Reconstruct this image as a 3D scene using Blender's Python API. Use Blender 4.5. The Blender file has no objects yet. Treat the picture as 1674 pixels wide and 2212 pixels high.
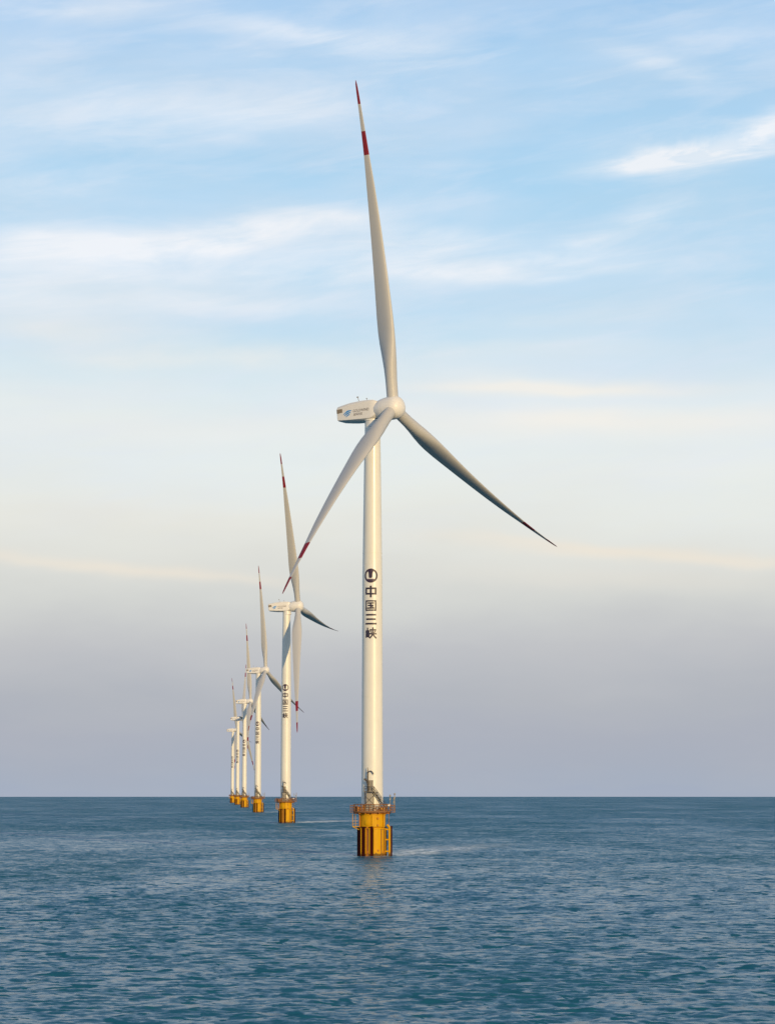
import bpy, bmesh, math, random
import numpy as np
from mathutils import Matrix, Vector

scene = bpy.context.scene
C = scene.collection
rad = math.radians
F = 5000.0                       # focal length for a frame 1674 x 2212 units
PITCH = math.atan(605 / F)       # the camera looks up by this much
CAM_H = 12.5
RE = 6.371e6                     # earth radius: the horizon of this long lens dips
SUN_AZ, SUN_EL = rad(24), rad(11)   # azimuth to the right of straight behind the camera

# ------------------------------------------------------------------ camera
cam = bpy.data.cameras.new('camera')
cam.sensor_fit = 'VERTICAL'
cam.sensor_height = 36
cam.sensor_width = 36
cam.lens = F / 2212 * 36
cam.clip_start = 1
cam.clip_end = 60000
cam_ob = bpy.data.objects.new('camera', cam)
C.objects.link(cam_ob)
cam_ob.location = (0, 0, CAM_H)
cam_ob.rotation_euler = (math.pi / 2 + PITCH, 0, 0)
scene.camera = cam_ob
scene.view_settings.view_transform = 'Standard'
scene.view_settings.look = 'None'
scene.view_settings.exposure = 0
scene.view_settings.gamma = 1

# ------------------------------------------------------------------ sun
sun_dir = Vector((math.sin(SUN_AZ) * math.cos(SUN_EL), -math.cos(SUN_AZ) * math.cos(SUN_EL), math.sin(SUN_EL)))
sl = bpy.data.lights.new('sun', 'SUN')
sl.energy = 3.2
sl.angle = rad(0.5)
sl.color = (1, 0.72, 0.34)
so = bpy.data.objects.new('sun', sl)
C.objects.link(so)
so.rotation_euler = sun_dir.to_track_quat('Z', 'Y').to_euler()


# ------------------------------------------------------------------ node helper
class NT:
    def __init__(self, tree):
        self.t = tree
        self.n = tree.nodes
        self.l = tree.links

    def add(self, kind, **kw):
        nd = self.n.new(kind)
        for k, v in kw.items():
            setattr(nd, k, v)
        return nd

    def put(self, sock, v):
        if isinstance(v, bpy.types.NodeSocket):
            self.l.new(v, sock)
        elif v is not None:
            sock.default_value = v

    def m(self, op, a, b=None, c=None, clamp=False):
        nd = self.add('ShaderNodeMath', operation=op, use_clamp=clamp)
        for i, v in enumerate((a, b, c)):
            if v is not None:
                self.put(nd.inputs[i], v)
        return nd.outputs[0]

    def mix(self, fac, a, b, blend='MIX'):
        nd = self.add('ShaderNodeMix', data_type='RGBA', blend_type=blend)
        self.put(nd.inputs['Factor'], fac)
        for nm, v in (('A', a), ('B', b)):
            s = [i for i in nd.inputs if i.name == nm and i.type == 'RGBA'][0]
            self.put(s, v if isinstance(v, bpy.types.NodeSocket) or v is None else tuple(v)[:3] + (1,))
        return [o for o in nd.outputs if o.type == 'RGBA'][0]

    def xyz(self, x, y, z):
        nd = self.add('ShaderNodeCombineXYZ')
        for i, v in enumerate((x, y, z)):
            self.put(nd.inputs[i], v)
        return nd.outputs[0]

    def sep(self, v):
        nd = self.add('ShaderNodeSeparateXYZ')
        self.l.new(v, nd.inputs[0])
        return nd.outputs

    def noise(self, vec, scale, detail=4, rough=0.5, dist=0.0):
        nd = self.add('ShaderNodeTexNoise')
        self.put(nd.inputs['Vector'], vec)
        nd.inputs['Scale'].default_value = scale
        nd.inputs['Detail'].default_value = detail
        nd.inputs['Roughness'].default_value = rough
        nd.inputs['Distortion'].default_value = dist
        return nd.outputs['Fac']

    def rng(self, v, a, b, c=0.0, d=1.0, smooth=False):
        nd = self.add('ShaderNodeMapRange')
        if smooth:
            nd.interpolation_type = 'SMOOTHSTEP'
        self.put(nd.inputs['Value'], v)
        for k, q in zip(('From Min', 'From Max', 'To Min', 'To Max'), (a, b, c, d)):
            nd.inputs[k].default_value = q
        return nd.outputs['Result']

    def ramp(self, fac, stops):
        nd = self.add('ShaderNodeValToRGB')
        self.put(nd.inputs[0], fac)
        el = nd.color_ramp.elements
        el[0].position, el[0].color = stops[0][0], tuple(stops[0][1]) + (1,)
        el[1].position, el[1].color = stops[-1][0], tuple(stops[-1][1]) + (1,)
        for p, c in stops[1:-1]:
            e = el.new(p)
            e.color = tuple(c) + (1,)
        return nd.outputs[0]


def lin(r, g, b):
    return tuple((c / 255 / 12.92) if c / 255 <= .04045 else ((c / 255 + .055) / 1.055) ** 2.4 for c in (r, g, b))


def elev(py):
    """height of a sky direction as tan(elevation), from its height in the frame units"""
    b = (1106 - py) / F
    return (math.sin(PITCH) + b * math.cos(PITCH)) / (math.cos(PITCH) - b * math.sin(PITCH))


def azim(px, py):
    b = (1106 - py) / F
    return (px - 837) / F / (math.cos(PITCH) - b * math.sin(PITCH))


# ------------------------------------------------------------------ world
world = bpy.data.worlds.new('World')
scene.world = world
world.use_nodes = True
w = NT(world.node_tree)
w.n.clear()
sky = w.add('ShaderNodeTexSky', sky_type='NISHITA')
sky.sun_disc = False
sky.sun_elevation = SUN_EL
sky.sun_rotation = math.pi - SUN_AZ
sky.air_density = 1.0
sky.dust_density = 1.2
sky.ozone_density = 1.5
bg_sky = w.add('ShaderNodeBackground')
w.l.new(sky.outputs[0], bg_sky.inputs[0])
bg_sky.inputs[1].default_value = 0.10
d = w.add('ShaderNodeTexCoord').outputs['Generated']
dx, dy, dz = w.sep(d)
hor = w.m('SQRT', w.m('ADD', w.m('MULTIPLY', dx, dx), w.m('MULTIPLY', dy, dy)))
v = w.m('DIVIDE', dz, w.m('MAXIMUM', hor, 0.02))
az = w.m('ARCTAN2', dx, dy)
U = w.m('MULTIPLY', az, 10.0)      # 1 unit = 500 frame units
V = w.m('MULTIPLY', v, 10.0)
# slow warps so that no band of the sky is straight
nw = w.noise(w.xyz(w.m('MULTIPLY', U, 0.8), w.m('MULTIPLY', V, 2.2), 3.1), 1.0, 4, .55)
Vw = w.m('ADD', V, w.m('MULTIPLY', w.m('SUBTRACT', nw, .5), .34))
SKY = [(1716, (166, 176, 193)), (1660, (169, 176, 190)), (1580, (172, 177, 189)), (1500, (178, 182, 190)),
       (1400, (192, 194, 198)), (1300, (211, 213, 210)), (1200, (225, 226, 220)), (1100, (231, 234, 229)),
       (1000, (231, 237, 235)), (900, (226, 237, 240)), (800, (208, 229, 241)), (700, (191, 222, 242)), (600, (183, 218, 242)),
       (400, (173, 213, 241)), (200, (170, 209, 240)), (0, (163, 203, 239)), (-300, (150, 190, 233)), (-700, (118, 164, 219))]
stops = [(0.0, lin(165, 175, 193))] + [(elev(p) * 10 / 5.0, lin(*c)) for p, c in SKY]
haze = w.ramp(w.m('DIVIDE', Vw, 5.0), stops)


def gauss(px, py, length, thick, ang, warp=1.0):
    """soft streak of cirrus centred on one direction of the sky"""
    cu, cv = azim(px, py) * 10, elev(py) * 10
    ca, sa = math.cos(rad(ang)), math.sin(rad(ang))
    du = w.m('SUBTRACT', U, cu)
    dv = w.m('SUBTRACT', w.m('ADD', V, w.m('MULTIPLY', w.m('SUBTRACT', nw, .5), .22 * warp)), cv)
    a = w.m('ADD', w.m('MULTIPLY', du, ca), w.m('MULTIPLY', dv, sa))
    b = w.m('SUBTRACT', w.m('MULTIPLY', dv, ca), w.m('MULTIPLY', du, sa))
    a = w.m('DIVIDE', a, length / 500)
    b = w.m('DIVIDE', b, thick / 500)
    q = w.m('ADD', w.m('MULTIPLY', a, a), w.m('MULTIPLY', b, b))
    return w.m('EXPONENT', w.m('MULTIPLY', q, -1.0))


# fine fibres, tilted a little
ux = w.m('ADD', w.m('MULTIPLY', U, .95), w.m('MULTIPLY', V, .2))
vx = w.m('SUBTRACT', w.m('MULTIPLY', V, 1.0), w.m('MULTIPLY', U, .13))
fib = w.noise(w.xyz(w.m('MULTIPLY', ux, 1.1), w.m('MULTIPLY', vx, 5.5), 0.0), 1.3, 7, .6, .5)
fib2 = w.noise(w.xyz(w.m('MULTIPLY', ux, .7), w.m('MULTIPLY', vx, 2.2), 7.7), 1.0, 6, .58, .3)
HIGH = [  # px, py, length, thickness, angle, strength
    (1490, 348, 190, 20, 4, .78), (1390, 362, 130, 15, 5, .75), (1640, 300, 130, 28, 22, .8), (1600, 322, 200, 52, 14, .34),
    (1430, 155, 110, 26, -14, .34), (1540, 110, 260, 60, -4, .14),
    (160, 530, 330, 44, 3, .48), (520, 510, 270, 34, 8, .60), (330, 595, 400, 34, 2, .32), (60, 575, 200, 44, 4, .2),
    (1000, 570, 360, 34, 2, .46), (900, 530, 220, 18, 3, .3), (1180, 590, 260, 16, 1, .25), (1330, 500, 190, 26, 17, .34), (820, 500, 130, 24, -10, .22),
    (240, 260, 420, 80, 4, .20), (640, 70, 200, 30, -10, .30), (880, 110, 150, 44, -6, .26), (220, 20, 140, 24, 0, .26),
    (560, 250, 230, 40, 10, .20), (100, 420, 220, 36, 4, .12), (60, 660, 260, 34, 0, .26), (500, 655, 300, 26, 3, .22)]
LOW = [
    (420, 775, 380, 34, 2, .6), (180, 860, 420, 50, 2, .35), (260, 640, 420, 40, 3, .15), (1000, 760, 420, 30, 2, .22), (150, 720, 260, 36, 0, .35), (1180, 848, 330, 20, -1, .75), (1300, 925, 520, 36, -1, .75),
    (900, 810, 300, 26, -2, .25), (400, 930, 520, 40, 1, .34), (1500, 1020, 420, 30, 2, .18), (1100, 690, 350, 26, 3, .16)]
WARM = [(190, 1228, 330, 15, -4, .75), (480, 1250, 200, 12, -6, .3), (1180, 1178, 280, 15, -2, .50), (1520, 1205, 300, 15, -4, .7), (1250, 1250, 420, 30, -2, .2),
        (300, 1130, 500, 40, 0, .2)]


def total(lst, tex):
    s = None
    for px, py, L, T, A, k in lst:
        g = w.m('MULTIPLY', gauss(px, py, L, T, A), k)
        s = g if s is None else w.m('ADD', s, g)
    return w.m('MULTIPLY', s, tex)


t_high = w.rng(w.m('ADD', w.m('MULTIPLY', fib, .55), w.m('MULTIPLY', fib2, .45)), .38, .62, .35, 1.45)
t_low = w.rng(fib2, .34, .66, .5, 1.25)
c_high = w.m('MINIMUM', w.m('MULTIPLY', total(HIGH, t_high), 1.3), .92)
c_low = w.m('MINIMUM', w.m('MULTIPLY', total(LOW, t_low), 1.15), .92)
c_warm = w.m('MINIMUM', total(WARM, w.rng(fib2, .3, .7, .7, 1.15)), .9)
# a general thin veil everywhere in the upper sky
veil = w.m('MULTIPLY', w.rng(fib2, .40, .66, 0, .40), w.rng(V, .9, 1.6, 0, 1))
veil = w.m('ADD', veil, w.m('MULTIPLY', w.rng(fib, .48, .68, 0, .26), w.rng(V, .9, 1.6, 0, 1)))
# mauve dusk bank over the horizon, patchy
col = haze
col = w.mix(veil, col, lin(220, 231, 246))
col = w.mix(c_high, col, lin(243, 246, 251))
col = w.mix(c_low, col, lin(243, 240, 233))
col = w.mix(c_warm, col, lin(240, 230, 214))
mot = w.noise(w.xyz(w.m('MULTIPLY', U, 1.1), w.m('MULTIPLY', V, 4.0), 1.0), 1.0, 4, .55)
col = w.mix(w.rng(mot, .4, .65, 0, .07), col, lin(208, 205, 200))
bg_cl = w.add('ShaderNodeBackground')
w.l.new(col, bg_cl.inputs[0])
bg_cl.inputs[1].default_value = 1.0
ms = w.add('ShaderNodeMixShader')
w.l.new(w.rng(V, 4.4, 8.0, 1.0, 0.25, True), ms.inputs[0])
w.l.new(bg_sky.outputs[0], ms.inputs[1])
w.l.new(bg_cl.outputs[0], ms.inputs[2])
wo = w.add('ShaderNodeOutputWorld')
w.l.new(ms.outputs[0], wo.inputs[0])
world.cycles.sampling_method = 'AUTOMATIC'

# ------------------------------------------------------------------ geometry helpers


def link(name, bm, mats, parent=None, smooth=True):
    me = bpy.data.meshes.new(name)
    bmesh.ops.recalc_face_normals(bm, faces=bm.faces)
    bm.to_mesh(me)
    bm.free()
    if not isinstance(mats, (list, tuple)):
        mats = [mats]
    for m_ in mats:
        me.materials.append(m_)
    if smooth:
        me.shade_smooth()
        try:
            me.set_sharp_from_angle(angle=rad(38))
        except Exception:
            pass
    o = bpy.data.objects.new(name, me)
    C.objects.link(o)
    if parent:
        o.parent = parent
    return o


def box(bm, c, s, rz=0.0, bev=0.0, mat=0):
    r = bmesh.ops.create_cube(bm, size=1.0)
    M = Matrix.Translation(c) @ Matrix.Rotation(rz, 4, 'Z') @ Matrix.Diagonal((s[0], s[1], s[2], 1))
    bmesh.ops.transform(bm, matrix=M, verts=r['verts'])
    fs = list({f for v_ in r['verts'] for f in v_.link_faces})
    for f in fs:
        f.material_index = mat
    if bev:
        es = list({e for v_ in r['verts'] for e in v_.link_edges})
        bmesh.ops.bevel(bm, geom=es, offset=bev, segments=1, affect='EDGES')


def tube(bm, p0, p1, r, n=10, r1=None, caps=True, mat=0):
    p0, p1 = Vector(p0), Vector(p1)
    r1 = r if r1 is None else r1
    q = (p1 - p0).to_track_quat('Z', 'Y')
    A, B = [], []
    for i in range(n):
        a = 2 * math.pi * i / n
        e = q @ Vector((math.cos(a), math.sin(a), 0))
        A.append(bm.verts.new(p0 + e * r))
        B.append(bm.verts.new(p1 + e * r1))
    for i in range(n):
        j = (i + 1) % n
        bm.faces.new((A[i], A[j], B[j], B[i])).material_index = mat
    if caps:
        bm.faces.new(A[::-1]).material_index = mat
        bm.faces.new(B).material_index = mat


def path(bm, pts, r, n=8, mat=0):
    for a, b in zip(pts[:-1], pts[1:]):
        tube(bm, a, b, r, n, mat=mat)


def lathe(bm, prof, n=48, mat=0, M=None):
    """prof: list of (radius, z), turned about z"""
    rings = []
    M = M or Matrix.Identity(4)
    for r, z in prof:
        if r < 1e-5:
            rings.append([bm.verts.new(M @ Vector((0, 0, z)))])
        else:
            rings.append([bm.verts.new(M @ Vector((r * math.cos(2 * math.pi * i / n), r * math.sin(2 * math.pi * i / n), z))) for i in range(n)])
    for a, b in zip(rings[:-1], rings[1:]):
        for i in range(n):
            j = (i + 1) % n
            if len(a) == 1 and len(b) == 1:
                continue
            if len(a) == 1:
                f = bm.faces.new((a[0], b[j], b[i]))
            elif len(b) == 1:
                f = bm.faces.new((a[i], a[j], b[0]))
            else:
                f = bm.faces.new((a[i], a[j], b[j], b[i]))
            f.material_index = mat


def torus_ring(bm, R, z, r, n=40, k=6, a0=0.0, a1=2 * math.pi, mat=0):
    full = abs(a1 - a0 - 2 * math.pi) < 1e-6
    cnt = n if full else n + 1
    rings = []
    for i in range(cnt):
        a = a0 + (a1 - a0) * i / n
        rings.append([bm.verts.new(((R + r * math.cos(2 * math.pi * j / k)) * math.cos(a), (R + r * math.cos(2 * math.pi * j / k)) * math.sin(a), z + r * math.sin(2 * math.pi * j / k))) for j in range(k)])
    for i in range(n):
        A, B = rings[i], rings[(i + 1) % cnt]
        for j in range(k):
            bm.faces.new((A[j], A[(j + 1) % k], B[(j + 1) % k], B[j])).material_index = mat


# ------------------------------------------------------------------ materials
def paint(name, colr, rough=.35, dirt=.12, dirt_col=(.45, .40, .33), streak=True, coat=0.0, bump=0.0, spec=.5, tide=False):
    m_ = bpy.data.materials.new(name)
    m_.use_nodes = True
    t = NT(m_.node_tree)
    p = t.n['Principled BSDF']
    co = t.add('ShaderNodeTexCoord').outputs['Object']
    x, y, z = t.sep(co)
    n1 = t.noise(t.xyz(t.m('MULTIPLY', x, 1.0), y, t.m('MULTIPLY', z, .12 if streak else 1.0)), 1.6, 6, .62)
    n2 = t.noise(co, .35, 4, .5)
    f = t.m('MULTIPLY', t.rng(t.m('ADD', t.m('MULTIPLY', n1, .65), t.m('MULTIPLY', n2, .35)), .42, .72, 0, 1), dirt)
    base = t.mix(f, colr, dirt_col)
    if tide:      # weed and rust up to the tide mark, with rust runs above it
        edge = t.m('ADD', .55, t.m('MULTIPLY', t.m('SUBTRACT', t.noise(co, 2.2, 5, .7), .5), 1.6))
        base = t.mix(t.m('MULTIPLY', t.rng(t.m('SUBTRACT', edge, z), -.1, .25, 0, 1), .85), base, (.045, .028, .012))
        runs = t.noise(t.xyz(t.m('MULTIPLY', x, 3.0), t.m('MULTIPLY', y, 3.0), t.m('MULTIPLY', z, .16)), 1.0, 5, .65)
        base = t.mix(t.rng(runs, .58, .72, 0, .6), base, (.22, .055, .008))
    t.put(p.inputs['Base Color'], base)
    t.put(p.inputs['Roughness'], t.rng(n1, .3, .7, rough - .05, rough + .10))
    p.inputs['Specular IOR Level'].default_value = spec
    if coat:
        p.inputs['Coat Weight'].default_value = coat
        p.inputs['Coat Roughness'].default_value = .16
    if bump:
        b = t.add('ShaderNodeBump')
        b.inputs['Strength'].default_value = .5
        b.inputs['Distance'].default_value = bump
        t.put(b.inputs['Height'], n1)
        t.l.new(b.outputs[0], p.inputs['Normal'])
    return m_


M_TOWER = paint('tower_paint', (.79, .765, .70), .36, .26, (.60, .53, .42), coat=.25)
M_BLADE = paint('blade_paint', (.53, .515, .50), .45, .25, (.52, .48, .43), streak=False)
M_NAC = paint('nacelle_paint', (.80, .77, .74), .40, .18, (.58, .52, .44), streak=False)
M_RED = paint('red_band', (.26, .010, .018), .5, .2, (.12, .01, .015), streak=False)
M_YEL = paint('yellow_paint', (.68, .36, .001), .55, .55, (.42, .15, .001), spec=.2, tide=True)
M_ORANGE = paint('rusty_orange', (.52, .19, .012), .55, .6, (.24, .07, .02))
M_RUST = paint('brown_steel', (.30, .13, .04), .6, .6, (.12, .05, .025))
M_SHADE_BUMPER = paint('shade_strip_and_bumper', (.050, .007, .004), .9, .4, (.03, .005, .003), spec=.1)  # maroon standing in for shade on the column strips; also colours the bumpers
M_GREY = paint('grey_steel', (.30, .27, .23), .5, .5, (.16, .13, .10))
M_DARK = paint('dark_metal', (.05, .042, .035), .5, .4, (.09, .05, .03))
M_WHITE = paint('white_box_paint', (.74, .72, .68), .4, .2)
M_INK = paint('lettering_ink', (.022, .012, .036), .45, .2, (.05, .04, .05), streak=False)
M_PLUM = paint('emblem_ink', (.032, .012, .042), .45, .3, (.07, .05, .07), streak=False)
M_PLUM2 = paint('emblem_ink_pale', (.13, .09, .13), .45, .3, (.2, .15, .2), streak=False)
M_BLUE = paint('logo_blue', (.02, .27, .68), .4, .2, (.04, .30, .62), streak=False)
M_TEXT = paint('logo_grey', (.16, .13, .12), .4, .2, (.22, .19, .17), streak=False)
M_VENT = paint('vent_grey', (.27, .22, .17), .6, .3, (.15, .12, .1), streak=False)

# ------------------------------------------------------------------ turbine layout
# x, y of the base; yaw of the rotor axis from the camera's line of sight; rotor phase
TURBINES = [
    (-3.03, 463.0, 59.3, 95.0, 'nearest and largest white turbine of the row, its lower left blade crossing its own tower'),
    (-41.92, 961.4, 80.0, 110.0, 'second nearest white turbine, upright blade crossed by the nearest blade tip, another hanging straight down'),
    (-81.70, 1468.9, 74.0, 93.0, 'third nearest white turbine, its dark blade reaching behind the emblem of the second tower'),
    (-120.97, 1970.7, 83.0, 95.0, 'fourth nearest white turbine, thin upright blade rising just left of the third nacelle'),
    (-155.93, 2426.5, 85.0, 57.0, 'second farthest white turbine, its tower standing between the fourth turbine and the farthest one'),
    (-190.97, 2873.9, 81.0, 103.0, 'farthest and smallest white turbine, leftmost of the row, beside the horizon'),
]
HUB_Z = 89.4
TILT, CONE = rad(5.06), rad(3)
R_BLADE, PREBEND = 66.2, 5.2
OVERHANG = 4.9
HUB_R = 2.38

# ------------------------------------------------------------------ sea
WAKE_DIR = Vector((.235, .972))


def make_sea():
    rng = np.random.default_rng(11)
    # rows evenly spaced as seen from the boat, columns dense ahead and coarse elsewhere
    near = np.array([0.5, 8, 20, 35, 50, 65, 78, 88, 96])
    inv = np.linspace(1 / 102.0, 1 / 13500.0, 1300)
    r = np.concatenate([near, 1 / inv, np.array([15500, 18500, 22000])])
    dense = np.linspace(-13.5, 13.5, 680)
    side = 13.5 + (np.linspace(0, 1, 60) ** 1.7)[1:] * (180 - 13.5)
    ang = np.radians(np.concatenate([-side[::-1][1:], dense, side[:-1], ]))
    ang = np.concatenate([[-math.pi], ang])
    nr, na = len(r), len(ang)
    dr = np.gradient(r)
    Rg, Ag = np.meshgrid(r, ang, indexing='ij')
    X = (Rg * np.sin(Ag)).ravel()
    Y = (Rg * np.cos(Ag)).ravel()
    rr = Rg.ravel()
    dang = np.gradient(ang)
    cell = np.maximum(np.repeat(dr, na), rr * np.tile(dang, nr))
    Z = np.zeros_like(X)
    DX = np.zeros_like(X)
    DY = np.zeros_like(X)
    N = 84
    lam = np.exp(np.linspace(math.log(.8), math.log(9), N)) * rng.uniform(.94, 1.06, N)
    th = rng.normal(0, .62, N) + math.atan2(-1.0, .45)
    ph = rng.uniform(0, 2 * math.pi, N)
    # gusts: patches with more or less chop
    gust = .85 + .30 * np.sin(X / 41 + 1.3 * np.sin(Y / 77)) * np.sin(Y / 63 + .7 * np.sin(X / 59 + 2))
    near_mask = rr < 1900
    xi, yi, ci, gi = X[near_mask], Y[near_mask], cell[near_mask], gust[near_mask]
    zi, dxi, dyi = np.zeros_like(xi), np.zeros_like(xi), np.zeros_like(xi)
    for l, t_, p_ in zip(lam, th, ph):
        k = 2 * math.pi / l
        a = .022 * l / (2 * math.pi) * (1.0 if l < 3.5 else (3 / l) ** 1.3)
        fade = np.clip((l / ci - 2.0) / 2.0, 0, 1)
        if fade.max() <= 0:
            continue
        arg = k * (math.cos(t_) * xi + math.sin(t_) * yi) + p_
        A = a * fade * gi
        zi += A * np.sin(arg)
        dxi += A * np.cos(arg) * math.cos(t_)
        dyi += A * np.cos(arg) * math.sin(t_)
    Z[near_mask] = zi
    DX[near_mask] = -1.2 * dxi
    DY[near_mask] = -1.2 * dyi
    Z += -(rr ** 2) / (2 * RE)
    co = np.stack([X - 0 + DX, Y + DY, Z], -1).astype(np.float32)
    i, j = np.meshgrid(np.arange(nr - 1), np.arange(na), indexing='ij')
    j2 = (j + 1) % na
    quads = np.stack([i * na + j, (i + 1) * na + j, (i + 1) * na + j2, i * na + j2], -1).reshape(-1, 4)[:, ::-1]
    me = bpy.data.meshes.new('sea')
    nf = len(quads)
    me.vertices.add(len(co))
    me.vertices.foreach_set('co', co.ravel())
    me.loops.add(nf * 4)
    me.loops.foreach_set('vertex_index', quads.ravel().astype(np.int32))
    me.polygons.add(nf)
    me.polygons.foreach_set('loop_start', np.arange(0, nf * 4, 4, dtype=np.int32))
    me.polygons.foreach_set('loop_total', np.full(nf, 4, dtype=np.int32))
    me.update(calc_edges=True)
    me.shade_smooth()
    if me.polygons[len(me.polygons) // 2].normal.z < 0:
        me.flip_normals()
    o = bpy.data.objects.new('sea', me)
    C.objects.link(o)
    o['kind'] = 'structure'
    # water
    m_ = bpy.data.materials.new('sea_water')
    m_.use_nodes = True
    t = NT(m_.node_tree)
    p = t.n['Principled BSDF']
    co = t.add('ShaderNodeNewGeometry').outputs['Position']
    x, y, z = t.sep(co)
    cx = t.xyz(x, y, 0.0)
    # ripples, chop and longer waves as slopes of the surface: the water stays rough right out to the horizon
    patch = t.noise(t.xyz(t.m('MULTIPLY', x, .5), t.m('MULTIPLY', y, .25), 9.0), .03, 4, .55, .5)
    gn = t.n.new('ShaderNodeNewGeometry').outputs['Normal']
    sx = sy = None
    for k_, (sc, det, ax_, ay_, xm_) in enumerate(((2.4, 1, .14, .18, .8), (.75, 2, .16, .24, .9), (.25, 2, .08, .16, 1.2), (.075, 2, .05, .15, 1.8), (.022, 2, .02, .10, 1.8))):
        nd = t.add('ShaderNodeTexNoise')
        t.put(nd.inputs['Vector'], t.xyz(t.m('MULTIPLY', x, xm_), y, 3.3 * k_))
        nd.inputs['Scale'].default_value = sc
        nd.inputs['Detail'].default_value = det
        nd.inputs['Distortion'].default_value = .4
        r_, g_, _ = t.sep(nd.outputs['Color'])
        r_ = t.m('MULTIPLY', t.m('SUBTRACT', r_, .5), ax_ * 2)
        g_ = t.m('MULTIPLY', t.m('SUBTRACT', g_, .5), ay_ * 2)
        sx = r_ if sx is None else t.m('ADD', sx, r_)
        sy = g_ if sy is None else t.m('ADD', sy, g_)
    # steep little wave fronts (dark) and their lit backs
    for sc, xm_, k_ in ((1.35, .75, .9), (.60, .8, 1.0), (.22, 1.5, .6)):
        q_ = t.noise(t.xyz(t.m('MULTIPLY', x, xm_), y, 21.0 + sc), sc, 2, .5, .5)
        sy = t.m('SUBTRACT', sy, t.rng(q_, .625, .685, 0, .55 * k_, True))
        sy = t.m('ADD', sy, t.rng(q_, .37, .30, 0, .17 * k_, True))
    gustf = t.rng(patch, .3, .7, .75, 1.15)
    sx = t.m('MULTIPLY', sx, gustf)
    sy = t.m('SUBTRACT', t.m('MULTIPLY', sy, gustf), t.m('ADD', t.rng(patch, .34, .66, .05, .15), t.rng(y, 160, 900, 0, .14)))   # fixed tilt towards the camera added to the normals, growing further out    # shades the far water darker
    vn = t.add('ShaderNodeVectorMath', operation='ADD')
    t.put(vn.inputs[0], gn)
    t.put(vn.inputs[1], t.xyz(sx, sy, 0.0))
    vz = t.add('ShaderNodeVectorMath', operation='NORMALIZE')
    t.l.new(vn.outputs[0], vz.inputs[0])
    t.l.new(vz.outputs[0], p.inputs['Normal'])
    body = t.mix(t.rng(patch, .32, .68, 0, 1), (.008, .101, .182), (.017, .115, .180))
    # foam: thin wakes drawn by the current behind the foundations, and a few whitecaps
    foam = None
    rip3 = t.noise(t.xyz(x, t.m('MULTIPLY', y, .3), 6.0), .11, 4, .65, .5)
    rip2 = t.noise(t.xyz(x, t.m('MULTIPLY', y, .5), 2.0), .9, 4, .6)
    fn = t.noise(t.xyz(t.m('MULTIPLY', x, .35), t.m('MULTIPLY', y, .09), 1.0), 1.0, 6, .68, .6)
    for (bx, by, *_), L, W, k in zip(TURBINES[:3], (130, 110, 130), (7.5, 10.0, 11.0), (1.5, 2.0, 1.2)):
        ax = t.m('SUBTRACT', x, bx + 3)
        ay = t.m('SUBTRACT', y, by)
        s = t.m('ADD', t.m('MULTIPLY', ax, WAKE_DIR.x), t.m('MULTIPLY', ay, WAKE_DIR.y))
        c = t.m('SUBTRACT', t.m('MULTIPLY', ax, WAKE_DIR.y), t.m('MULTIPLY', ay, WAKE_DIR.x))
        c = t.m('ADD', c, t.m('MULTIPLY', t.m('SUBTRACT', rip3, .5), W * 2.4))
        wd = t.m('ADD', W * .6, t.m('MULTIPLY', t.m('MAXIMUM', s, 0.0), .02))
        g = t.m('EXPONENT', t.m('MULTIPLY', t.m('POWER', t.m('DIVIDE', c, wd), 2.0), -1.0))
        g = t.m('MULTIPLY', g, t.m('MULTIPLY', t.rng(s, -2, 6, 0, 1, True), t.rng(s, L * .35, L, 1, 0, True)))
        g = t.m('MULTIPLY', g, k)
        foam = g if foam is None else t.m('ADD', foam, g)
    foam = t.m('MULTIPLY', foam, t.m('MULTIPLY', t.rng(fn, .40, .58, .08, 1.0), t.rng(rip2, .34, .58, .35, 1.0)))
    for bx, by, *_ in TURBINES[:3]:      # water washing round the foundations
        ex, ey = t.m('SUBTRACT', x, bx), t.m('SUBTRACT', y, by)
        rd = t.m('SQRT', t.m('ADD', t.m('MULTIPLY', ex, ex), t.m('MULTIPLY', ey, ey)))
        foam = t.m('ADD', foam, t.m('MULTIPLY', t.rng(rd, 3.0, 6.5, 1.0, 0, True), t.rng(rip2, .42, .6, 0, .9)))
    caps = t.m('MULTIPLY', t.rng(t.noise(t.xyz(t.m('MULTIPLY', x, .35), y, 4.0), .55, 4, .6, .6), .735, .79, 0, 1), t.rng(patch, .45, .6, 0, .55))
    foam = t.m('MINIMUM', t.m('ADD', foam, caps), 1.0)
    t.put(p.inputs['Base Color'], t.mix(foam, body, (.74, .80, .83)))
    t.put(p.inputs['Roughness'], t.m('ADD', t.rng(patch, .3, .7, .20, .26), t.m('MULTIPLY', foam, .5)))
    p.inputs['IOR'].default_value = 1.22
    p.inputs['Specular Tint'].default_value = (.54, .89, 1, 1)
    t.put(p.inputs['Specular IOR Level'], t.m('MULTIPLY', t.m('SUBTRACT', 1.0, t.m('MULTIPLY', foam, .9)), .5))
    me.materials.append(m_)
    return o


make_sea()

# ------------------------------------------------------------------ turbine parts (built once at the origin)


def tower_r(z):
    pts = [(8.7, 2.16), (30, 2.08), (55, 2.0), (75, 1.75), (87, 1.55)]
    for (a, ra), (b, rb) in zip(pts[:-1], pts[1:]):
        if z <= b:
            return ra + (rb - ra) * (z - a) / (b - a)
    return pts[-1][1]


AZ0 = -math.pi / 2 - rad(8.5)     # the lettering faces the camera, turned a little left


def wrap(u, z, off=.03):
    r = tower_r(z)
    a = AZ0 + u / r
    return Vector(((r + off) * math.cos(a), (r + off) * math.sin(a), z))


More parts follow.
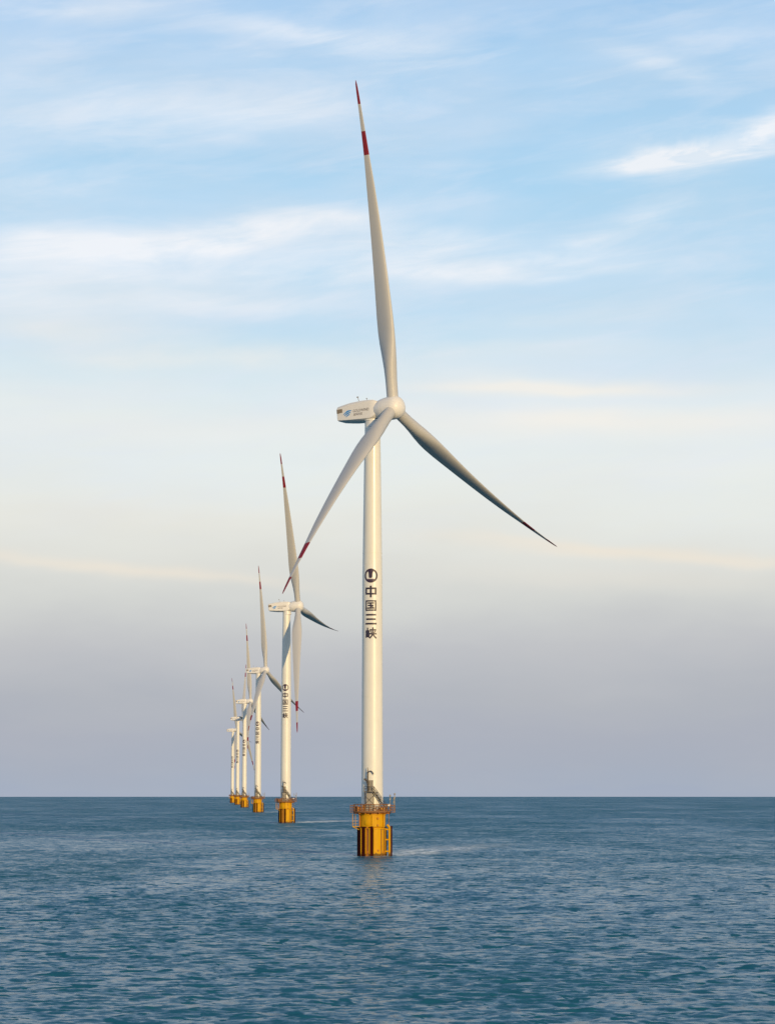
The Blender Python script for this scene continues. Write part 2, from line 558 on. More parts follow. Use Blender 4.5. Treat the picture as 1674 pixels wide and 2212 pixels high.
def strokes_mesh(bm, strokes, zc, size, wid, off0=.03):
    """strokes: polylines in a -1..1 cell; laid round the tower as painted bars"""
    for si, st in enumerate(strokes):
        sw = wid
        if isinstance(st, tuple):
            st, sw = st
        off = off0 + .004 * si
        pts = []
        for (a, b) in zip(st[:-1], st[1:]):
            n = max(2, int(math.hypot(b[0] - a[0], b[1] - a[1]) * 8))
            for i in range(n):
                pts.append((a[0] + (b[0] - a[0]) * i / n, a[1] + (b[1] - a[1]) * i / n))
        pts.append(st[-1])
        L, Rr = [], []
        for i, (u, v_) in enumerate(pts):
            p0 = pts[max(0, i - 1)]
            p1 = pts[min(len(pts) - 1, i + 1)]
            t_ = Vector((p1[0] - p0[0], p1[1] - p0[1])).normalized()
            # extend the ends by half the width so that corners close
            ex = 0
            if i == 0:
                ex = -sw / 2
            elif i == len(pts) - 1:
                ex = sw / 2
            nx, ny = -t_.y * sw / 2, t_.x * sw / 2
            uu, vv = u + t_.x * ex * .9, v_ + t_.y * ex * .9
            L.append(bm.verts.new(wrap((uu + nx) * size, zc + (vv + ny) * size, off)))
            Rr.append(bm.verts.new(wrap((uu - nx) * size, zc + (vv - ny) * size, off)))
        for i in range(len(pts) - 1):
            bm.faces.new((L[i], L[i + 1], Rr[i + 1], Rr[i]))


def poly_wrap(bm, pts, zc, off, mat=0):
    f = bm.faces.new([bm.verts.new(wrap(u, zc + v_, off)) for u, v_ in pts])
    f.material_index = mat


GLYPHS = [
    # zhong
    [[(-.92, .62), (.92, .62)], [(-.92, .62), (-.92, -.42)], [(.92, .62), (.92, -.42)], [(-.92, -.42), (.92, -.42)], [(0, .98), (0, -.98)]],
    # guo
    [[(-.92, .88), (.92, .88)], [(-.92, .88), (-.92, -.92)], [(.92, .88), (.92, -.92)], [(-.92, -.88), (.92, -.88)],
     [(-.52, .48), (.52, .48)], [(-.45, .02), (.45, .02)], [(-.58, -.48), (.58, -.48)], [(0, .48), (0, -.48)], ([(.24, -.14), (.46, -.34)], .16)],
    # san
    [[(-.86, .86), (.86, .86)], [(-.78, .02), (.80, .02)], [(-.92, -.84), (.96, -.84)]],
    # xia
    [[(-.90, .42), (-.90, -.78)], [(-.62, .92), (-.62, -.62)], [(-.34, .42), (-.34, -.78)], [(-.90, -.66), (-.34, -.66)],
     [(-.08, .60), (.92, .60)], [(-.16, -.14), (.98, -.14)], [(.42, .96), (.42, -.06)],
     [(.42, -.10), (.22, -.52), (-.14, -.92)], [(.44, -.14), (.66, -.58), (.98, -.92)],
     ([(.04, .36), (.14, .08)], .17), ([(.82, .36), (.70, .08)], .17)],
]


def airfoil(n):
    """closed loop (x along the chord: leading edge +.30, trailing edge -.70; y thickness, unit)"""
    pts = []
    for i in range(n):
        th = 2 * math.pi * i / n
        xc = .5 * (1 + math.cos(th))           # 1 = trailing edge, 0 = leading edge
        yt = 5 * (.2969 * math.sqrt(max(xc, 0)) - .126 * xc - .3516 * xc ** 2 + .2843 * xc ** 3 - .1036 * xc ** 4)
        s = 1 if th <= math.pi else -1
        pts.append((.30 - xc, (yt * .92 if s > 0 else -yt) + .06 * math.sin(math.pi * xc)))
    return pts


def blade_mesh():
    n = 40
    af = airfoil(n)
    #   span fraction, chord, thickness ratio, circle blend, twist, pitch axis share
    tab = [(.030, 2.35, 1, 1, 16), (.060, 2.35, 1, 1, 16), (.085, 2.42, .92, .86, 16), (.12, 2.80, .74, .55, 15.5), (.16, 3.45, .52, .25, 14.5),
           (.20, 3.92, .40, .08, 13), (.235, 4.05, .34, .0, 11.5), (.28, 3.95, .30, 0, 10), (.36, 3.50, .27, 0, 7.5), (.45, 3.02, .25, 0, 5.5),
           (.55, 2.52, .23, 0, 4), (.675, 1.88, .21, 0, 2.5), (.745, 1.42, .20, 0, 1.6)]
    red1 = (.774, .846)
    red2 = (.928, 1.0)
    tab += [(red1[0], 1.22, .20, 0, 1.3), (.81, 1.06, .19, 0, 1.0), (red1[1], .92, .19, 0, .8), (.89, .76, .18, 0, .4),
            (red2[0], .62, .18, 0, .2), (.965, .50, .18, 0, 0), (.988, .36, .18, 0, 0), (1.0, .08, .2, 0, 0)]
    dense = []
    for a, b in zip(tab[:-1], tab[1:]):
        k = 6 if b[0] < .3 else 5
        for i in range(k):
            q = i / k
            dense.append(tuple(a[c] + (b[c] - a[c]) * q for c in range(5)))
    dense.append(tab[-1])
    bm = bmesh.new()
    rings = []
    for fr, ch, tr, bl, tw in dense:
        z = fr * R_BLADE
        off = -PREBEND * fr ** 2.2
        ring = []
        for i in range(n):
            th = 2 * math.pi * i / n
            ax, ay = af[i][0] * ch, af[i][1] * ch * tr
            cx, cy = -math.cos(th) * ch / 2, math.sin(th) * ch / 2
            px, py = ax + (cx - ax) * bl, ay + (cy - ay) * bl
            # the chord stays centred on the blade axis
            px += (1 - bl) * .14 * ch
            c_, s_ = math.cos(rad(5 - tw)), math.sin(rad(5 - tw))   # pitched a little short of full feather
            ring.append(bm.verts.new((px * c_ - py * s_, px * s_ + py * c_ + off, z)))
        rings.append((fr, ring))
    for (fa, A), (fb, B) in zip(rings[:-1], rings[1:]):
        mid = (fa + fb) / 2
        red = red1[0] < mid < red1[1] or red2[0] < mid
        for i in range(n):
            j = (i + 1) % n
            bm.faces.new((A[i], A[j], B[j], B[i])).material_index = 1 if red else 0
    bm.faces.new(rings[0][1])
    bm.faces.new(rings[-1][1])
    return bm


def text_mesh(body, size, width, name, mat, parent, M):
    """flat lettering: a text curve turned into a mesh, scaled to a width and placed by M"""
    cu = bpy.data.curves.new('lettering', 'FONT')
    cu.body = body
    cu.size = size
    cu.resolution_u = 3
    to = bpy.data.objects.new('lettering_curve', cu)
    C.objects.link(to)
    dg = bpy.context.evaluated_depsgraph_get()
    me = bpy.data.meshes.new_from_object(to.evaluated_get(dg))
    bpy.data.objects.remove(to)
    bpy.data.curves.remove(cu)
    me.name = name
    xs = [v_.co.x for v_ in me.vertices] or [0, 1]
    k = width / max(1e-3, max(xs) - min(xs))
    me.transform(M @ Matrix.Diagonal((k, 1, 1, 1)) @ Matrix.Translation((-min(xs), 0, 0)))
    me.materials.clear()
    me.materials.append(mat)
    o = bpy.data.objects.new(name, me)
    C.objects.link(o)
    o.parent = parent
    return o


def yaw_matrix(psi):
    """nacelle frame: x along the rotor axis (tilted up), y to its left, z up"""
    a, b = math.sin(psi), math.cos(psi)
    n0 = Vector((a, -b, 0))
    z = Vector((0, 0, 1))
    n = n0 * math.cos(TILT) + z * math.sin(TILT)
    u = z * math.cos(TILT) - n0 * math.sin(TILT)
    h = Vector((b, a, 0))
    M = Matrix((n, h, u)).transposed().to_4x4()
    hub = n0 * OVERHANG + z * HUB_Z
    M.translation = hub
    return M, n, h, u, hub


def pose(root, psi_deg, phase_deg):
    """turn the nacelle, hub and blades of one turbine"""
    M, n, h, u, hub = yaw_matrix(rad(psi_deg))
    k = 0
    for o in root.children:
        base = o.name.split('.')[0]
        if base in ('nacelle', 'generator', 'hub'):
            o.matrix_local = M
        elif base == 'blade':
            ph = rad(phase_deg) - k * 2 * math.pi / 3
            k += 1
            dv = u * math.sin(ph) + h * math.cos(ph)
            tv = h * math.sin(ph) - u * math.cos(ph)
            Z = dv * math.cos(CONE) + n * math.sin(CONE)
            X = n * math.cos(CONE) - dv * math.sin(CONE)   # feathered: leading edge into the wind
            Y = tv
            B = Matrix((X, Y, Z)).transposed().to_4x4()
            B.translation = hub
            o.matrix_local = B
    return root


def make_turbine():
    root = bpy.data.objects.new('wind_turbine', None)
    C.objects.link(root)
    # ---------------- foundation
    bm = bmesh.new()
    lathe(bm, [(2.35, -4), (2.35, 5.55), (2.62, 5.72), (2.62, 7.0), (2.62, 8.0), (2.75, 8.02), (2.75, 8.22), (0, 8.22)], 48)
    lathe(bm, [(2.36, .42), (2.62, .42), (2.62, .62), (2.36, .62)], 48)
    lathe(bm, [(2.36, 5.28), (2.66, 5.28), (2.66, 5.46), (2.36, 5.46)], 48)
    # flat front panel between the shade strips and bright box posts
    foundation = link('foundation', bm, M_YEL, root)

    def arc_panel(bm, r0, r1, a0, a1, z0, z1, n=8, mat=0):
        """a curved box: between two angles and two radii"""
        vs = []
        for i in range(n + 1):
            a = rad(a0 + (a1 - a0) * i / n)
            vs.append([bm.verts.new((r_ * math.cos(a), r_ * math.sin(a), z_)) for r_, z_ in ((r0, z0), (r1, z0), (r1, z1), (r0, z1))])
        for A, B in zip(vs[:-1], vs[1:]):
            for q in range(4):
                bm.faces.new((A[q], A[(q + 1) % 4], B[(q + 1) % 4], B[q])).material_index = mat
        bm.faces.new(vs[0])
        bm.faces.new(vs[-1])

    def at(xm, r):
        """angle on a cylinder of radius r whose front shows at xm"""
        return math.degrees(math.asin(max(-1, min(1, xm / r)))) - 90

    # yellow panels (shells) standing proud of the column
    for x0, x1, z0, z1, mt in ((.26, 1.82, -1, 5.25, M_YEL), (-1.22, -.42, -1, 5.2, M_ORANGE), (1.86, 2.6, -1, 5.2, M_YEL)):
        bm = bmesh.new()
        arc_panel(bm, 2.3, 2.74, at(x0, 2.74), at(x1, 2.74), z0, z1)
        link('panel', bm, mt, foundation)
    # dark strips: shade of the column's recessed sides put into the colour
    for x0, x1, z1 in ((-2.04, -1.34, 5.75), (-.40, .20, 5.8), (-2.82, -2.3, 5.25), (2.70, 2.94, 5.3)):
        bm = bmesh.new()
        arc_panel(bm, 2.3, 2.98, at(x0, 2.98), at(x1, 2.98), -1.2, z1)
        link('fender_shade', bm, M_SHADE_BUMPER, foundation)
    # the same painted shade strips round the rear, out of view from here
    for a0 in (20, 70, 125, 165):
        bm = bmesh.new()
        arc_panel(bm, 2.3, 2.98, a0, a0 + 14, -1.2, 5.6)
        link('fender_shade', bm, M_SHADE_BUMPER, foundation)
    # guide posts: yellow tubes beside the shade strips
    for xm in (.33, -1.28, -.52, -2.16, 2.60):
        bm = bmesh.new()
        a = rad(at(xm, 2.95))
        tube(bm, (2.95 * math.cos(a), 2.95 * math.sin(a), -1.2), (2.95 * math.cos(a), 2.95 * math.sin(a), 5.5), .085, 10)
        link('guide_post', bm, M_YEL, foundation)
    # rusty stiffener ribs between the panels
    for xm, z1 in ((1.87, 5.25), (2.42, 5.25), (-.85, 5.2), (-1.75, 5.2)):
        bm = bmesh.new()
        a = at(xm, 2.86)
        arc_panel(bm, 2.3, 2.86, a - 1.5, a + 1.5, -1.2, z1, 2)
        link('rib', bm, M_RUST, foundation)
    # boat landing on the right: two thick tubes, rungs, stand-offs
    bl = bmesh.new()
    for px_, py_ in ((3.42, -1.2), (3.42, .5)):
        path(bl, [(px_, py_, -1.5), (px_, py_, 5.6), (px_ - .5, py_, 6.1)], .24, 12)
        for z in (.9, 3.2, 5.2):
            tube(bl, (1.6, py_, z), (px_, py_, z), .16, 10)
    landing = link('boat_landing', bl, M_YEL, foundation)
    bm = bmesh.new()
    for py_ in (-.6, -.1):
        tube(bm, (3.3, py_, -1.2), (3.3, py_, 8.9), .05, 8)
    for i in range(32):
        tube(bm, (3.3, -.6, -1 + i * .31), (3.3, -.1, -1 + i * .31), .022, 6)
    link('ladder', bm, M_RUST, foundation)
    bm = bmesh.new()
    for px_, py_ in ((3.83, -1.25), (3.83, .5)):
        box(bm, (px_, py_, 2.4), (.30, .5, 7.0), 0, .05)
    link('bumper', bm, M_SHADE_BUMPER, foundation)
    # cable pipes on the upper drum
    for xm, z0, z1, mt in ((2.25, 5.6, 8.0, M_YEL), (-2.45, 5.6, 8.0, M_ORANGE), (-.02, 5.7, 8.0, M_YEL)):
        bm = bmesh.new()
        a = rad(at(xm, 2.80))
        tube(bm, (2.80 * math.cos(a), 2.80 * math.sin(a), z0), (2.80 * math.cos(a), 2.80 * math.sin(a), z1), .13 if abs(xm) > 1 else .06, 10)
        link('cable_pipe', bm, mt, foundation)
    # small lugs and manhole plates
    for xm, z in ((1.15, 6.0), (1.2, 1.1), (1.15, 7.35), (-1.0, 5.5), (2.3, .8), (-.9, .8)):
        bm = bmesh.new()
        a = rad(at(xm, 2.80))
        box(bm, (2.78 * math.cos(a), 2.78 * math.sin(a), z), (.24, .30, .36), a, .03)
        link('lug', bm, M_ORANGE, foundation)
    bm = bmesh.new()
    a = rad(at(.75, 2.63))
    lathe(bm, [(0, 0), (.62, 0), (.62, .07), (.55, .12), (0, .12)], 20, 0, Matrix.Translation((2.6 * math.cos(rad(at(-.85, 2.6))), 2.6 * math.sin(rad(at(-.85, 2.6))), 6.55)) @ Vector((math.cos(rad(at(-.85, 2.6))), math.sin(rad(at(-.85, 2.6))), 0)).to_track_quat('Z', 'Y').to_matrix().to_4x4() @ Matrix.Diagonal((1, 1.15, 1, 1)))
    link('hatch', bm, M_YEL, foundation)
    # lower access landing hanging on the left
    bm = bmesh.new()
    box(bm, (-3.25, -.8, 5.75), (1.3, 1.6, .12))
    for q in (-1.55, -.05):
        tube(bm, (-2.3, q, 5.0), (-3.8, q, 5.7), .07, 8)
        tube(bm, (-3.85, q, 5.75), (-3.85, q, 8.3), .05, 8)
    for z in (6.3, 6.85):
        tube(bm, (-3.85, -1.55, z), (-3.85, -.05, z), .035, 6)
        tube(bm, (-3.85, -1.55, z), (-2.7, -1.55, z), .035, 6)
    for q in (-1.0, -.55):
        tube(bm, (-3.3, q, 5.8), (-3.3, q, 8.4), .045, 8)
    for i in range(8):
        tube(bm, (-3.3, -1.0, 6 + i * .3), (-3.3, -.55, 6 + i * .3), .022, 6)
    link('access_landing', bm, M_YEL, foundation)

    # ---------------- working platform
    bm = bmesh.new()
    lathe(bm, [(2.2, 8.20), (2.86, 8.20), (2.92, 8.26), (2.92, 8.62), (2.86, 8.66), (2.0, 8.66)], 40)
    for i in range(16):
        a = 2 * math.pi * i / 16
        box(bm, (3.2 * math.cos(a), 3.2 * math.sin(a), 8.36), (.95, .10, .22), a)
    platform = link('platform', bm, M_ORANGE, root)
    bm = bmesh.new()
    lathe(bm, [(2.90, 8.50), (3.76, 8.50), (3.78, 8.52), (3.78, 8.62), (3.76, 8.64), (2.90, 8.64), (2.90, 8.50)], 40)
    box(bm, (4.15, -1.0, 8.56), (.78, 1.6, .12), 0, .02)
    box(bm, (-4.05, -.8, 8.56), (.6, 1.7, .12), 0, .02)
    link('grating', bm, M_RUST, platform)
    bm = bmesh.new()
    R0 = 3.70
    for i in range(24):
        a = 2 * math.pi * (i + .5) / 24
        tube(bm, (R0 * math.cos(a), R0 * math.sin(a), 8.66), (R0 * math.cos(a), R0 * math.sin(a), 10.1), .07, 6)
    for z, r_ in ((10.1, .08), (9.6, .055), (9.1, .055)):
        torus_ring(bm, R0, z, r_, 48, 6)
    lathe(bm, [(R0 - .01, 8.66), (R0 + .01, 8.66), (R0 + .01, 8.86), (R0 - .01, 8.86)], 48)
    link('railing', bm, M_RUST, platform)
    # side bay railings
    for sx, x0, x1, y0, y1, mt in ((1, 3.5, 4.5, -1.75, -.25, M_RUST), (-1, -4.3, -3.45, -1.6, 0.0, M_RUST)):
        bm = bmesh.new()
        ox = x1 if sx > 0 else x0
        ix = x0 if sx > 0 else x1
        loop = [(ix, y0), (ox, y0), (ox, y1), (ix, y1)]
        for z in (9.9, 9.45, 9.0):
            path(bm, [(px_, py_, z) for px_, py_ in loop], .075, 6)
        for px_, py_ in loop + [((ix + ox) / 2, y0), (ox, (y0 + y1) / 2)]:
            tube(bm, (px_, py_, 8.55), (px_, py_, 9.95), .05, 6)
        link('bay_railing', bm, mt, platform)
    # life-ring like drums, reels and boxes along the railing
    for px_, py_, rr_, zz in ((1.05, -3.3, .42, 9.25), (1.95, -2.9, .40, 9.30), (2.65, -2.35, .36, 9.28)):
        bm = bmesh.new()
        a = math.atan2(py_, px_)
        q = Vector((math.cos(a), math.sin(a), 0)).to_track_quat('Z', 'Y').to_matrix().to_4x4()
        M = Matrix.Translation((px_, py_, zz)) @ q
        n = 20
        lathe(bm, [(rr_ - .14, -.09), (rr_, -.09), (rr_ + .04, 0), (rr_, .09), (rr_ - .14, .09), (rr_ - .18, 0), (rr_ - .14, -.09)], n, 0, M)
        tube(bm, (px_, py_, 8.66), (px_, py_, zz - rr_ + .05), .06, 6)
        link('hose_reel', bm, M_RUST, platform)
    for c, s, mt, nm in (((2.95, -1.5, 9.95), (1.15, .7, .42), M_WHITE, 'white_box'), ((-2.45, -2.2, 9.15), (.8, .6, .95), M_ORANGE, 'equipment_box'),
                         ((-1.7, -2.75, 9.35), (.42, .42, 1.35), M_ORANGE, 'equipment_box'), ((-3.2, -1.1, 9.2), (.6, .8, 1.0), M_RUST, 'equipment_box'),
                         ((1.9, -2.4, 9.0), (1.1, .5, .65), M_YEL, 'equipment_box'), ((-.55, -3.0, 9.05), (1.3, .5, .7), M_GREY, 'equipment_box')):
        bm = bmesh.new()
        box(bm, c, s, 0, .04)
        if nm == 'white_box':
            for q in (-.45, .45):
                tube(bm, (c[0] + q, c[1], 8.66), (c[0] + q, c[1], c[2]), .05, 6)
        else:
            box(bm, (c[0], c[1], c[2] + s[2] / 2 + .03), (s[0] + .08, s[1] + .08, .06))
        link(nm, bm, mt, platform)
    # navigation lamp posts on the right
    for px_, py_, zt in ((3.55, -.9, 11.6), (4.45, -.4, 11.9), (4.3, -1.6, 11.0)):
        bm = bmesh.new()
        tube(bm, (px_, py_, 8.6), (px_, py_, zt), .055, 8)
        lathe(bm, [(0, zt), (.13, zt), (.15, zt + .1), (.15, zt + .32), (.10, zt + .42), (0, zt + .44)], 12, 0, Matrix.Translation((px_, py_, 0)))
        box(bm, (px_, py_, zt - .45), (.28, .2, .36))
        link('lamp_post', bm, M_GREY, platform)
    # rest place for the crane: davit with a hooked jib
    bm = bmesh.new()
    cx_, cy_ = -.86, -2.55
    tube(bm, (cx_, cy_, 8.66), (cx_, cy_, 13.2), .13, 10)
    tube(bm, (cx_, cy_, 13.2), (cx_, cy_, 16.55), .15, 10, .12)
    tube(bm, (cx_, cy_, 16.5), (cx_ - .04, cy_, 17.35), .09, 8, .05)
    jib = [(cx_, cy_, 16.2), (cx_ + .28, cy_, 16.62), (cx_ + .62, cy_, 16.66), (cx_ + .95, cy_, 16.40), (cx_ + 1.12, cy_, 16.05)]
    path(bm, jib, .095, 8)
    tube(bm, jib[-1], (cx_ + 1.12, cy_, 15.85), .03, 6)
    path(bm, [(cx_ + .05, cy_, 13.9), (cx_ - .22, cy_ - .1, 14.7), (cx_ - .72, cy_ - .1, 15.15)], .13, 8)
    box(bm, (cx_ - .50, cy_ - .1, 14.98), (.52, .30, .34), 0, .05)
    box(bm, (cx_ + .04, cy_, 14.3), (.38, .36, .62), 0, .05)
    link('davit_crane', bm, M_DARK, platform)

    # ---------------- tower
    bm = bmesh.new()
    prof = [(2.36, 8.68), (2.36, 8.90), (tower_r(8.95), 8.92)]
    for z in list(np.linspace(9.2, 87.0, 30)):
        prof.append((tower_r(z), z))
    prof += [(1.72, 87.02), (1.72, 87.3), (1.5, 87.32)]
    lathe(bm, prof, 72)
    tower = link('tower', bm, M_TOWER, root)
    # joint flanges of the tower sections
    for z in (31.5, 60.2):
        bm = bmesh.new()
        r_ = tower_r(z)
        lathe(bm, [(r_ - .01, z - .06), (r_ + .03, z - .07), (r_ + .03, z + .07), (r_ - .01, z + .06)], 72)
        link('section_joint', bm, M_TOWER, tower)
    # door, landing and stair
    bm = bmesh.new()
    a = rad(-98)
    box(bm, ((2.13) * math.cos(a), 2.13 * math.sin(a), 13.8), (.14, 1.0, 2.1), a, .04)
    link('door', bm, M_GREY, tower)
    bm = bmesh.new()
    lx0, lx1, ly0, ly1, lz = -1.55, .35, -3.25, -2.15, 12.6
    box(bm, ((lx0 + lx1) / 2, (ly0 + ly1) / 2, lz), (lx1 - lx0, ly1 - ly0, .14))
    for px_, py_ in ((lx0 + .08, ly0 + .08), (lx1 - .08, ly0 + .08), (lx0 + .08, ly1 - .05), (lx1 - .08, ly1 - .05)):
        tube(bm, (px_ + (.25 if px_ < -1 else 0), py_, 8.66), (px_, py_, lz), .09, 8)
    tube(bm, (lx0 + .1, ly0 + .08, 11.8), (lx1 - .1, ly0 + .08, 10.2), .05, 6)
    tube(bm, (lx1 - .1, ly0 + .08, 11.8), (lx0 + .2, ly0 + .08, 10.2), .05, 6)
    link('door_landing', bm, M_DARK, tower)
    bm = bmesh.new()
    for z in (13.15, 13.65):
        path(bm, [(lx0, ly1, z), (lx0, ly0, z), (lx1, ly0, z)], .045, 6)
    for px_, py_ in ((lx0, ly1), (lx0, ly0), ((lx0 + lx1) / 2, ly0), (lx1, ly0)):
        tube(bm, (px_, py_, 12.6), (px_, py_, 13.68), .05, 6)
    link('landing_railing', bm, M_DARK, tower)
    bm = bmesh.new()
    box(bm, (-.55, -2.75, 10.75), (1.2, .8, 3.0), 0, .05)
    box(bm, (-.55, -2.75, 12.29), (1.32, .92, .08))
    link('cabinet', bm, M_GREY, tower)
    bm = bmesh.new()
    s0, s1 = Vector((.35, -2.9, 12.6)), Vector((3.1, -2.0, 8.8))
    for oy in (0, .75):
        o_ = Vector((0, oy - .1, 0))
        tube(bm, s0 + o_, s1 + o_, .11, 8)
        for dz in (.55, 1.0):
            tube(bm, s0 + o_ + Vector((0, 0, dz)), s1 + o_ + Vector((0, 0, dz)), .04, 6)
        for q in (0, .25, .5, .75, 1):
            p_ = s0.lerp(s1, q) + o_
            tube(bm, p_, p_ + Vector((0, 0, 1.0)), .04, 6)
    for i in range(13):
        p_ = s0.lerp(s1, (i + .5) / 13)
        box(bm, p_ + Vector((0, .28, 0)), (.26, .72, .05))
    link('stair', bm, M_DARK, tower)
    # lettering
    bm = bmesh.new()
    n = 64
    zc, Ro, Ri = 55.5, 1.38, 1.03
    V0 = []
    for i in range(n):
        a = 2 * math.pi * i / n
        V0.append([bm.verts.new(wrap(rr_ * math.cos(a), zc + rr_ * 1.03 * math.sin(a), .03)) for rr_ in (Ro, Ri)])
    for i in range(n):
        j = (i + 1) % n
        bm.faces.new((V0[i][0], V0[j][0], V0[j][1], V0[i][1]))
    # middle tongue widening at the top
    prof_ = [(1.16, .62), (.95, .60), (.70, .46), (.45, .38), (.2, .36), (0, .36), (-.2, .35), (-.38, .30), (-.48, .18)]
    Lr = [(bm.verts.new(wrap(-.06 - wv, zc + z, .036)), bm.verts.new(wrap(-.06, zc + z, .036)), bm.verts.new(wrap(-.06 + wv, zc + z, .036))) for z, wv in prof_]
    for A, B in zip(Lr[:-1], Lr[1:]):
        bm.faces.new((A[0], A[1], B[1], B[0]))
        bm.faces.new((A[1], A[2], B[2], B[1]))
    # bottom bowl
    rows = []
    for v_ in np.linspace(-.62, -1.14, 7):
        half = math.sqrt(max(.02, 1.16 ** 2 - v_ * v_))
        rows.append([bm.verts.new(wrap(half * q, zc + v_ * 1.03, .040)) for q in np.linspace(-1, 1, 9)])
    for k_, (A, B) in enumerate(zip(rows[:-1], rows[1:])):
        for i in range(8):
            bm.faces.new((A[i], A[i + 1], B[i + 1], B[i])).material_index = 1 if k_ < 2 else 0
    link('emblem', bm, [M_PLUM, M_PLUM2], tower, smooth=False)
    for g, zc, wd in zip(GLYPHS, (52.3, 49.5, 46.75, 44.0), (.33, .26, .33, .25)):
        bm = bmesh.new()
        strokes_mesh(bm, g, zc, 1.05, wd)
        link('character', bm, M_INK, tower, smooth=False)

    # ---------------- nacelle (frame: x to the rotor, z up, origin at the hub)
    bm = bmesh.new()
    #      x from hub,  half width top / bottom, z top, z shoulder, z bottom edge, z belly, belly half width
    secs = [(-12.35, 1.30, 1.62, .55, .20, -1.95, -2.02, 1.30), (-12.2, 1.48, 1.78, .72, .30, -2.05, -2.20, 1.35), (-10.5, 1.55, 1.90, 1.10, .72, -2.12, -2.40, 1.30),
            (-9.0, 1.58, 1.92, 1.38, .98, -2.14, -2.52, 1.30), (-6.5, 1.58, 1.92, 1.62, 1.25, -2.14, -2.55, 1.30), (-4.6, 1.56, 1.90, 1.66, 1.36, -2.10, -2.45, 1.30),
            (-3.7, 1.50, 1.84, 1.60, 1.32, -1.70, -2.15, 1.20), (-3.1, 1.30, 1.55, 1.40, 1.10, -1.10, -1.4, 1.0)]
    rings = []
    for x_, wt, wb, zt, zs, zb, zy, wy in secs:
        up = (-x_ - 3.0) * .092 + .42      # the housing stays level, only the rotor axis is tilted
        zt, zs, zb, zy = zt + up, zs + up, zb + up, zy + up
        rings.append([bm.verts.new((x_, sy * yy, zz)) for sy, yy, zz in
                      ((-1, wb, zb), (-1, wb, zs), (-1, wt, zt), (1, wt, zt), (1, wb, zs), (1, wb, zb), (1, wy, zy), (-1, wy, zy))])
    for A, B in zip(rings[:-1], rings[1:]):
        for i in range(8):
            j = (i + 1) % 8
            bm.faces.new((A[i], A[j], B[j], B[i]))
    bm.faces.new(rings[0])
    bm.faces.new(rings[-1])
    bmesh.ops.bevel(bm, geom=[e for e in bm.edges if e.is_manifold and e.calc_face_angle(0) > rad(25)], offset=.07, segments=2, affect='EDGES')
    lathe(bm, [(1.5, -3.3), (1.62, -3.2), (1.62, -2.0), (1.5, -1.9)], 36, 0, Matrix.Translation((-OVERHANG, 0, 0)))
    nacelle = link('nacelle', bm, M_NAC, root)
    Rx = Matrix.Rotation(math.pi / 2, 4, 'Y')
    bm = bmesh.new()
    lathe(bm, [(0, -4.5), (1.40, -4.5), (1.62, -4.2), (1.84, -3.6), (2.06, -2.9), (2.22, -2.3), (2.27, -1.9), (2.27, -1.6), (0, -1.6)], 48, 0, Rx)
    link('generator', bm, M_NAC, root)
    # vent, logo, lettering on the side that faces the sea lane (local -y)
    S = -1.925
    bm = bmesh.new()
    box(bm, (-11.55, S + .10, 1.0), (1.35, .14, .80), 0, .02)
    for i in range(5):
        box(bm, (-11.55, S + .02, .70 + i * .15), (1.25, .04, .06))
    link('vent', bm, M_VENT, nacelle)
    bm = bmesh.new()
    # three swept blue stripes
    for k_, (x0, z0, x1, z1, bend, wdt) in enumerate(((-10.62, .10, -8.70, .62, .26, .32), (-10.40, -.18, -8.90, .27, .18, .29), (-10.08, -.44, -9.15, -.08, .10, .26))):
        top, bot = [], []
        for i in range(11):
            q = i / 10
            xx = x0 + (x1 - x0) * q
            zz = z0 + (z1 - z0) * q + bend * math.sin(math.pi * q)
            hw = wdt * (.25 + .75 * math.sin(math.pi * min(1, .12 + q * .8))) / 2
            top.append(bm.verts.new((xx, S - .018 - .004 * k_, zz + hw)))
            bot.append(bm.verts.new((xx, S - .018 - .004 * k_, zz - hw)))
        for i in range(10):
            bm.faces.new((top[i], top[i + 1], bot[i + 1], bot[i]))
    link('logo', bm, M_BLUE, nacelle, smooth=False)
    side = Matrix.Rotation(math.pi / 2, 4, 'X')
    text_mesh('GOLDWIND', .78, 3.75, 'lettering', M_TEXT, nacelle, Matrix.Translation((-8.35, S - .02, .22)) @ side @ Matrix.Rotation(rad(-3), 4, 'Z'))
    text_mesh('\u91d1\u98ce\u79d1\u6280', .62, 2.1, 'lettering', M_TEXT, nacelle, Matrix.Translation((-8.30, S - .02, -.48)) @ side @ Matrix.Rotation(rad(-3), 4, 'Z'))
    # wind instruments on the roof
    bm = bmesh.new()
    path(bm, [(-7.3, -.6, 1.9), (-7.6, -.6, 2.8), (-7.75, -.6, 3.45)], .06, 8)
    box(bm, (-7.8, -.6, 3.48), (.42, .06, .22))
    tube(bm, (-5.7, -.5, 1.9), (-5.75, -.5, 2.8), .05, 8)
    box(bm, (-5.75, -.5, 2.85), (.22, .22, .16), 0, .03)
    tube(bm, (-7.3, -.6, 2.25), (-5.7, -.5, 2.2), .04, 6)
    link('wind_vane', bm, M_GREY, nacelle)
    # ---------------- hub
    bm = bmesh.new()
    lathe(bm, [(0, -1.72), (2.24, -1.72), (2.31, -1.68), (2.35, -1.1), (2.38, -.3), (2.38, .3), (2.30, .85), (2.10, 1.35), (1.75, 1.78), (1.25, 2.10), (.65, 2.28), (0, 2.34)], 56, 0, Rx)
    hub = link('hub', bm, M_NAC, root)
    for k in range(3):
        pass
    for k in range(3):
        b = link('blade', blade_mesh(), [M_BLADE, M_RED], root) if k == 0 else None
        if b is None:
            b = first.copy()
            C.objects.link(b)
        else:
            first = b
    return root


proto = make_turbine()


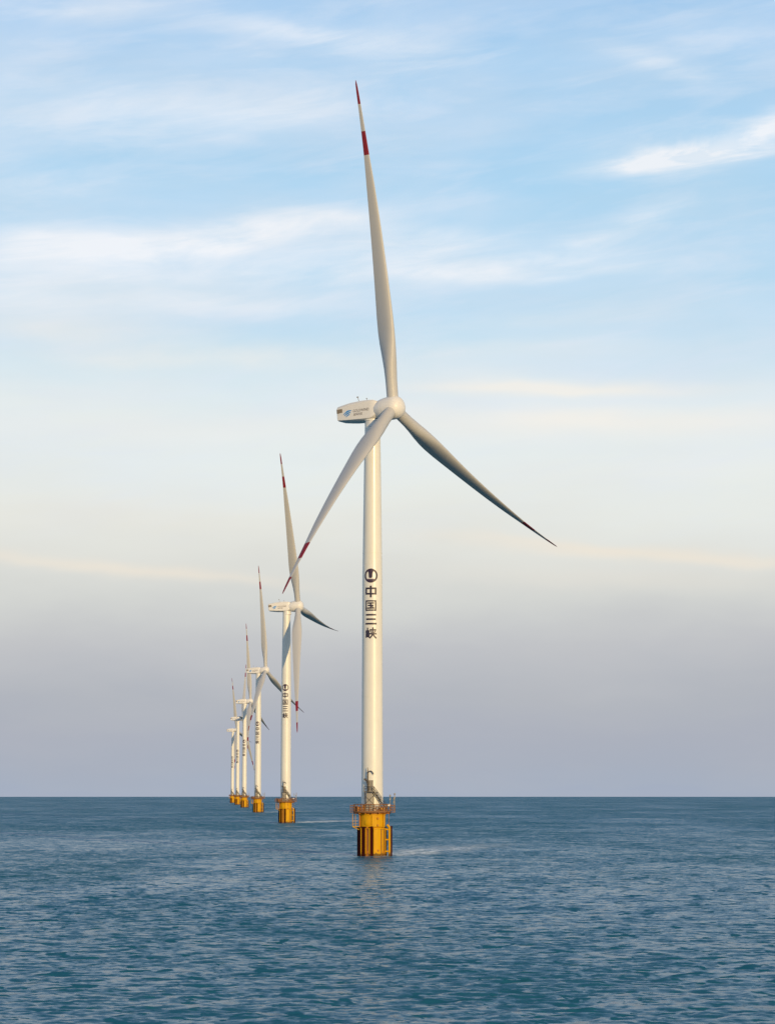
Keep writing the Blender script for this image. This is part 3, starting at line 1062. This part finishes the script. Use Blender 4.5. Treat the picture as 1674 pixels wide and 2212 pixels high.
def copy_tree(o, parent=None):
    c = o.copy()
    C.objects.link(c)
    c.parent = parent
    for ch in list(o.children):
        copy_tree(ch, c)
    return c


for i, (x_, y_, psi, phase, label) in enumerate(TURBINES):
    t_ = proto if i == 0 else copy_tree(proto)
    t_.location = (x_, y_, -(x_ * x_ + y_ * y_) / (2 * RE))
    t_['label'] = label
    t_['category'] = 'wind turbine'
    t_['group'] = 'offshore wind turbines standing in a row'
    pose(t_, psi, phase)
